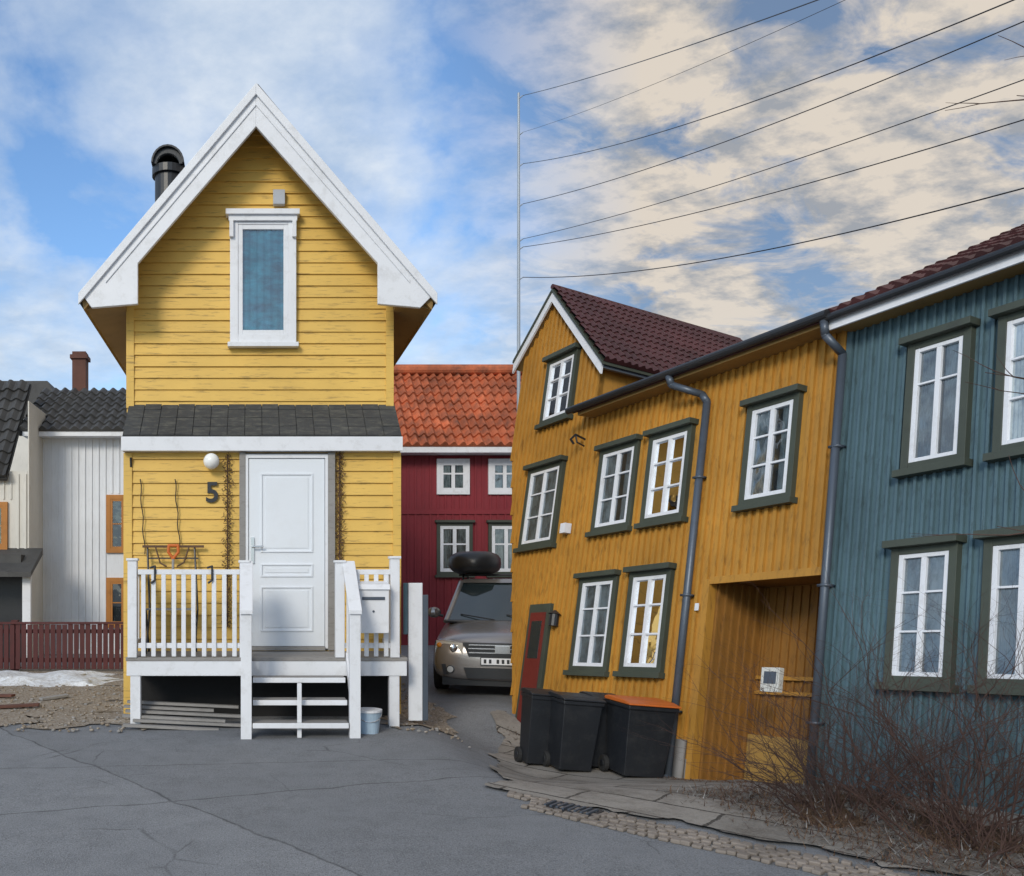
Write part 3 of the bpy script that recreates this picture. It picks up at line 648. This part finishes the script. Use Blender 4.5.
# ---------------------------------------------------------------- car
def car():
    E=empty('parked_car'); c=V((3.0,10.2,0)); ed=V((.282,.959,0)); ex=V((.959,-.282,0))
    F=Fr(c,ex,ed,Z)
    mb=MB(); st=[(0.0,.62,.24,.52),(.05,.76,.20,.66),(.16,.84,.17,.74),(.5,.87,.17,.80),(1.05,.88,.17,.86),(1.3,.88,.17,.90),(2.6,.88,.18,.92),(3.7,.87,.2,.92),(4.2,.83,.25,.88),(4.32,.75,.3,.8)]
    n=20; P=[]
    for v,w,z0,z1 in st:
        for i in range(n):
            a=2*math.pi*i/n; cu,su=math.cos(a),math.sin(a); e=.38
            u=w*math.copysign(abs(cu)**e,cu); z=(z0+z1)/2+(z1-z0)/2*math.copysign(abs(su)**(e+.05),su)
            if z>z1-.02: z+=.03*(1-(u/w)**2)
            if z>.55: u*=1-.10*(z-.55)/.4
            P.append(F.p(u,v,z))
    fs=[tuple(range(n))[::-1],tuple(range((len(st)-1)*n,len(st)*n))]
    for j in range(len(st)-1):
        for i in range(n): fs.append((j*n+i,j*n+(i+1)%n,(j+1)*n+(i+1)%n,(j+1)*n+i))
    mb.add(P,fs,CARP); mb.done('body',E,smooth=True,sub=1)
    mb=MB()
    b=[(-.74,1.08,.87),(.74,1.08,.87),(.77,4.15,.88),(-.77,4.15,.88)]; t=[(-.57,1.85,1.40),(.57,1.85,1.40),(.58,3.85,1.40),(-.58,3.85,1.40)]
    B=[F.p(*q) for q in b];T=[F.p(*q) for q in t]
    mb.add(B+T,[(i,(i+1)%4,(i+1)%4+4,i+4) for i in range(4)],CARG); 
    mb.done('greenhouse_glass',E)
    mb=MB()
    TT=[F.p(-.60,1.80,1.39),F.p(.60,1.80,1.39),F.p(.61,3.9,1.39),F.p(-.61,3.9,1.39)]; TU=[F.p(-.53,1.92,1.44),F.p(.53,1.92,1.44),F.p(.54,3.8,1.44),F.p(-.54,3.8,1.44)]
    mb.add(TT+TU,[(0,1,2,3),(4,5,6,7)]+[(i,(i+1)%4,(i+1)%4+4,i+4) for i in range(4)],CARP)
    for i in range(4): mb.cyl(B[i],T[i]+V((0,0,.0)),.035,CARP,n=8)
    for u in (-.765,.765): mb.cyl(F.p(u*.98,2.5,.88),F.p(u*.80,2.5,1.40),.035,BLACK,n=8)
    mb.cyl(F.p(-.745,1.07,.875),F.p(.745,1.07,.875),.022,BLACK,n=8)
    mb.tube([F.p(-.1,1.06,.90),F.p(-.55,1.20,.965)],.008,BLACK,5); mb.tube([F.p(.5,1.06,.90),F.p(.05,1.2,.965)],.008,BLACK,5)
    for u in (-.55,.55): mb.tube([F.p(u,1.95,1.44),F.p(u,2.05,1.49),F.p(u,3.6,1.49),F.p(u,3.75,1.44)],.016,BLACK,6)
    for v in (2.2,3.1): mb.cyl(F.p(-.62,v,1.50),F.p(.62,v,1.50),.018,BLACK)
    for u in (-.92,.92):
        mb.ball(F.p(u,1.35,.98),.1,CARP,12,8,(1,.6,.75)); mb.cyl(F.p(u*.86,1.35,.93),F.p(u,1.35,.96),.02,BLACK)
    mb.done('trim',E,smooth=False)
    mb=MB()
    G=Fr(c,ex,Z,-ed)
    mb.prism(G,[(-.40,.50),(.40,.50),(.47,.67),(-.47,.67)],-.10,.004,BLACK)
    for z in (.55,.60,.645): mb.box(G,-.40,.40,z-.006,z+.006,.004,.02,CHROME)
    mb.box(G,-.09,.09,.55,.64,.02,.03,CHROME)
    for s in (-1,1):
        pts=[(s*.47,.52),(s*.47,.66),(s*.62,.69),(s*.80,.68),(s*.80,.60),(s*.70,.53)]
        Q=[G.p(u,v,-.01-.16*max(0,(abs(u)-.45)/.37)**1.5) for u,v in pts]; Q2=[q+ed*.1 for q in Q]
        m=len(Q); mb.add(Q+Q2,[tuple(range(m))]+[(i,(i+1)%m,(i+1)%m+m,i+m) for i in range(m)],LENS)
        mb.ball(G.p(s*.58,.60,-.02),.05,CHROME,12,8,(1,.4,1)); mb.ball(G.p(s*.76,.63,-.11),.032,AMBER,10,6)
        mb.cyl(G.p(s*.62,.34,-.04),G.p(s*.62,.34,.0),.05,BLACK,n=16); mb.cyl(G.p(s*.62,.34,0),G.p(s*.62,.34,.008),.038,LENS,n=16)
        mb.prism(G,[(s*.50,.27),(s*.50,.40),(s*.73,.40),(s*.70,.27)],-.10,-.03,BLACK)
    mb.prism(G,[(-.42,.24),(.42,.24),(.46,.37),(-.46,.37)],-.08,.015,BLACK)
    mb.box(G,-.26,.26,.40,.50,.0,.02,BLACK); mb.box(G,-.25,.25,.41,.49,.02,.026,WHITE)
    for i,u in enumerate((-.2,-.14,-.05,.01,.07,.13,.19)): mb.box(G,u-.02,u+.01,.425,.475,.026,.028,BLACK)
    mb.box(G,-.72,.72,.14,.24,-.3,-.06,BLACK)
    mb.done('front_end',E,bevel=.004)
    mb=MB()
    for u in (-.86,.70):
        for v in (.78,3.4):
            mb.cyl(F.p(u,v,.32),F.p(u+.18,v,.32),.32,RUBBER,n=28); mb.cyl(F.p(u-.004,v,.32),F.p(u+.184,v,.32),.20,CHROME,n=16)
    mb.done('wheels',E,bevel=.02)
    mb=MB()
    n=24;P=[];st=[(1.75,.05,.05),(1.85,.26,.13),(2.1,.36,.17),(2.8,.38,.18),(3.5,.36,.17),(3.75,.2,.1)]
    for v,w,h in st:
        for i in range(n):
            a=2*math.pi*i/n; cu,su=math.cos(a),math.sin(a)
            P.append(F.p(-.40+w*math.copysign(abs(cu)**.6,cu),v,1.68+h*math.copysign(abs(su)**.7,su)))
    fs=[tuple(range(n))[::-1],tuple(range((len(st)-1)*n,len(st)*n))]
    for j in range(len(st)-1):
        for i in range(n): fs.append((j*n+i,j*n+(i+1)%n,(j+1)*n+(i+1)%n,(j+1)*n+i))
    mb.add(P,fs,PLAST); mb.done('roof_box',E,smooth=True)
car()
# ---------------------------------------------------------------- slim mast & wires
pb=V((4.54,14.5,0))
mb=MB(); mb.cyl(pb,pb+Z*9.8,.04,POLE,.02,n=12)
hs=[9.73,9.1,8.56,7.87,7.27,7.13,6.61]
for h in hs: mb.cyl(pb+V((.0,0,h-.03)),pb+V((.06,-.05,h)),.012,POLE,.008)
mb.done('cable_mast')
ends=[(4.6,6,5.95),(4.9,6,6.1),(5.02,6,5.75),(6.02,6,5.99),(6.02,6,5.45),(6.02,6,5.18),(6.02,6,4.85)]
sag=[.15,.2,.35,.35,.25,.3,.5]
E=empty('power_lines')
for i,(h,e) in enumerate(zip(hs,ends)):
    a=pb+V((.06,-.05,h)); b_=V(e); b_=a+(b_-a)*1.5; n=40
    cu=bpy.data.curves.new('cable','CURVE'); cu.dimensions='3D'; cu.bevel_depth=(.005,.0025,.005,.005,.0045,.005,.006)[i]; sp=cu.splines.new('POLY'); sp.points.add(n)
    for j in range(n+1):
        t=j/n; p=a.lerp(b_,t)-Z*4*t*(1-t)*sag[i]; sp.points[j].co=(*p,1)
    cu.materials.append(BLACK); o=bpy.data.objects.new('cable',cu); sc.collection.objects.link(o); o.parent=E
# ---------------------------------------------------------------- shrubs (bare)
def shrub(x,y,h,spread,nst,seed,name='bare_shrub'):
    rnd=random.Random(seed); cu=bpy.data.curves.new(name,'CURVE'); cu.dimensions='3D'; cu.bevel_depth=1; cu.bevel_resolution=0; cu.use_fill_caps=False
    def br(p,d,l,r,dep):
        n=6; sp=cu.splines.new('POLY'); sp.points.add(n); q=p.copy(); dd=d.copy()
        for i in range(n+1):
            sp.points[i].co=(*q,1); sp.points[i].radius=r*(1-.7*i/n)
            if i and dep<3 and rnd.random()<(.7 if dep<2 else .3):
                nd=(dd+V((rnd.gauss(0,.6),rnd.gauss(0,.6),rnd.gauss(.15,.35)))).normalized()
                br(q,nd,l*rnd.uniform(.35,.65),r*.65*(1-.4*i/n),dep+1)
            dd=(dd+V((rnd.gauss(0,.14),rnd.gauss(0,.14),rnd.gauss(.0,.10)))).normalized(); q=q+dd*l/n
    for i in range(nst):
        a=rnd.uniform(0,6.28); rr=rnd.random()**.5; d=V((math.cos(a)*spread*rr,math.sin(a)*spread*rr,1)).normalized()
        p=V((x+math.cos(a)*.2*rr,y+math.sin(a)*.2*rr,gz(x,y)))
        br(p,d,h*rnd.uniform(.6,1.15),.0048*rnd.uniform(.7,1.4),0)
    cu.materials.append(TWIG); o=bpy.data.objects.new(name,cu); sc.collection.objects.link(o)
shrub(3.75,5.35,.85,1.1,22,1); shrub(3.95,4.9,1.05,.9,26,2); shrub(4.05,4.5,1.1,.9,26,3); shrub(3.55,5.1,.6,1.6,16,4); shrub(3.75,4.45,.6,1.3,16,6)
rnd=random.Random(5); cu=bpy.data.curves.new('bare_tree','CURVE'); cu.dimensions='3D'; cu.bevel_depth=1; cu.bevel_resolution=1
def poly(pts,r):
    sp=cu.splines.new('POLY'); sp.points.add(len(pts)-1)
    for i,p in enumerate(pts): sp.points[i].co=(*p,1); sp.points[i].radius=r*(1-.8*i/len(pts))
def wander(p,d,l,r,n=10,g=.12,kids=3):
    pts=[V(p)]; d=V(d).normalized()
    for i in range(n):
        d=(d+V((rnd.gauss(0,g),rnd.gauss(0,g),rnd.gauss(0,g)))).normalized(); pts.append(pts[-1]+d*l/n)
    poly(pts,r)
    for k in range(kids):
        i=rnd.randint(2,n-1); wander(pts[i],d+V((rnd.gauss(0,.5),rnd.gauss(0,.5),rnd.gauss(.1,.4))),l*.35,r*.6,6,g,0 if kids<3 else 1)
tr=V((4.25,3.4,0))
poly([tr,tr+V((.02,0,1)),tr+V((-.02,.03,2)),tr+V((.03,0,3)),tr+V((.0,0,4.0))],.04)
for z,l,dz in ((1.55,1.15,.25),(2.0,1.2,.25),(3.35,1.1,.12),(3.55,1.0,.15)):
    wander(tr+V((0,0,z)),(-1,.12,dz),l,.0055,10,.08,3)
cu.materials.append(TWIG); o=bpy.data.objects.new('bare_tree',cu); sc.collection.objects.link(o)
# ---------------------------------------------------------------- world
w=bpy.data.worlds.new('World'); sc.world=w; w.use_nodes=True; nt=w.node_tree; nt.nodes.clear()
out=nn(nt,'ShaderNodeOutputWorld'); bg=nn(nt,'ShaderNodeBackground'); bg.inputs[1].default_value=.1
sky=nn(nt,'ShaderNodeTexSky',sky_type='NISHITA'); sky.sun_disc=False; sky.sun_elevation=math.radians(28); sky.sun_rotation=math.radians(208)
tc=nn(nt,'ShaderNodeTexCoord'); sx=nn(nt,'ShaderNodeSeparateXYZ'); nt.links.new(tc.outputs['Generated'],sx.inputs[0])
zz=mth(nt,'ADD',mth(nt,'MAXIMUM',sx.outputs[2],0.0),.22)
px=mth(nt,'DIVIDE',sx.outputs[0],zz); py=mth(nt,'DIVIDE',sx.outputs[1],zz)
cb=nn(nt,'ShaderNodeCombineXYZ'); nt.links.new(px,cb.inputs[0]); nt.links.new(py,cb.inputs[1]); P=cb.outputs[0]
def mp(v,s,r=0,loc=(0,0,0)):
    m=nn(nt,'ShaderNodeMapping'); m.inputs['Scale'].default_value=s; m.inputs['Rotation'].default_value=(0,0,r); m.inputs['Location'].default_value=loc; nt.links.new(v,m.inputs[0]); return m.outputs[0]
az=ramp(nt,mth(nt,'DIVIDE',sx.outputs[0],mth(nt,'MAXIMUM',mth(nt,'ABSOLUTE',sx.outputs[1]),.01)),[(.20,0.0),(.46,1.0)])
nl=noi(nt,mp(P,(1,.75,1),.2,(1.1,4.7,0)),2.6,8,.56,.15)
cl=ramp(nt,nl,[(.38,0.0),(.47,.55),(.60,1.0)])
nl2=noi(nt,mp(P,(1,1.2,1),.9),5,6,.6)
n_r=noi(nt,mp(P,(1,1.35,1),-.9),4.6,8,.60,.5)
cr=ramp(nt,n_r,[(.37,0.0),(.50,1.0)])
shade=noi(nt,mp(P,(1,1.4,1),-.7,(5,2,0)),8.5,7,.62)
skyc=mixc(nt,1.0,sky.outputs[0],(1.45,1.85,2.2),'MULTIPLY')
colL=mixc(nt,ramp(nt,nl2,[(.36,0.0),(.62,1.0)]),(4.8,6.0,7.7),(7.6,8.3,9.1))
colR=mixc(nt,ramp(nt,shade,[(.38,0.0),(.56,1.0)]),(3.7,3.85,4.1),(7.8,6.9,5.8))
gap=mixc(nt,.75,skyc,(1.6,2.1,2.9))
L_=mixc(nt,mth(nt,'MULTIPLY',cl,.88),skyc,colL)
R_=mixc(nt,mth(nt,'MULTIPLY',cr,.92),gap,colR)
full=mixc(nt,az,L_,R_)
hz=ramp(nt,sx.outputs[2],[(0.0,1.0),(.32,0.0)])
hz=mth(nt,'MULTIPLY',hz,mth(nt,'SUBTRACT',.6,mth(nt,'MULTIPLY',az,.35)))
full=mixc(nt,hz,full,(5.8,7.0,8.2))
nt.links.new(full,bg.inputs[0]); nt.links.new(bg.outputs[0],out.inputs[0])
# ---------------------------------------------------------------- sun & camera
sl_=bpy.data.lights.new('sun','SUN'); sl_.energy=1.8; sl_.angle=math.radians(16); sl_.color=(1,.90,.75)
so=bpy.data.objects.new('sun',sl_); sc.collection.objects.link(so)
so.rotation_euler=V((.42,.80,-.48)).to_track_quat('-Z','Y').to_euler()
cam=bpy.data.cameras.new('camera'); co_=bpy.data.objects.new('camera',cam); sc.collection.objects.link(co_)
co_.location=(0,0,1.5); co_.rotation_euler=(math.pi/2,0,0)
cam.lens=842/1024*36; cam.sensor_width=36; cam.shift_x=.251; cam.shift_y=.1338; cam.clip_end=3000; cam.clip_start=.05
sc.camera=co_
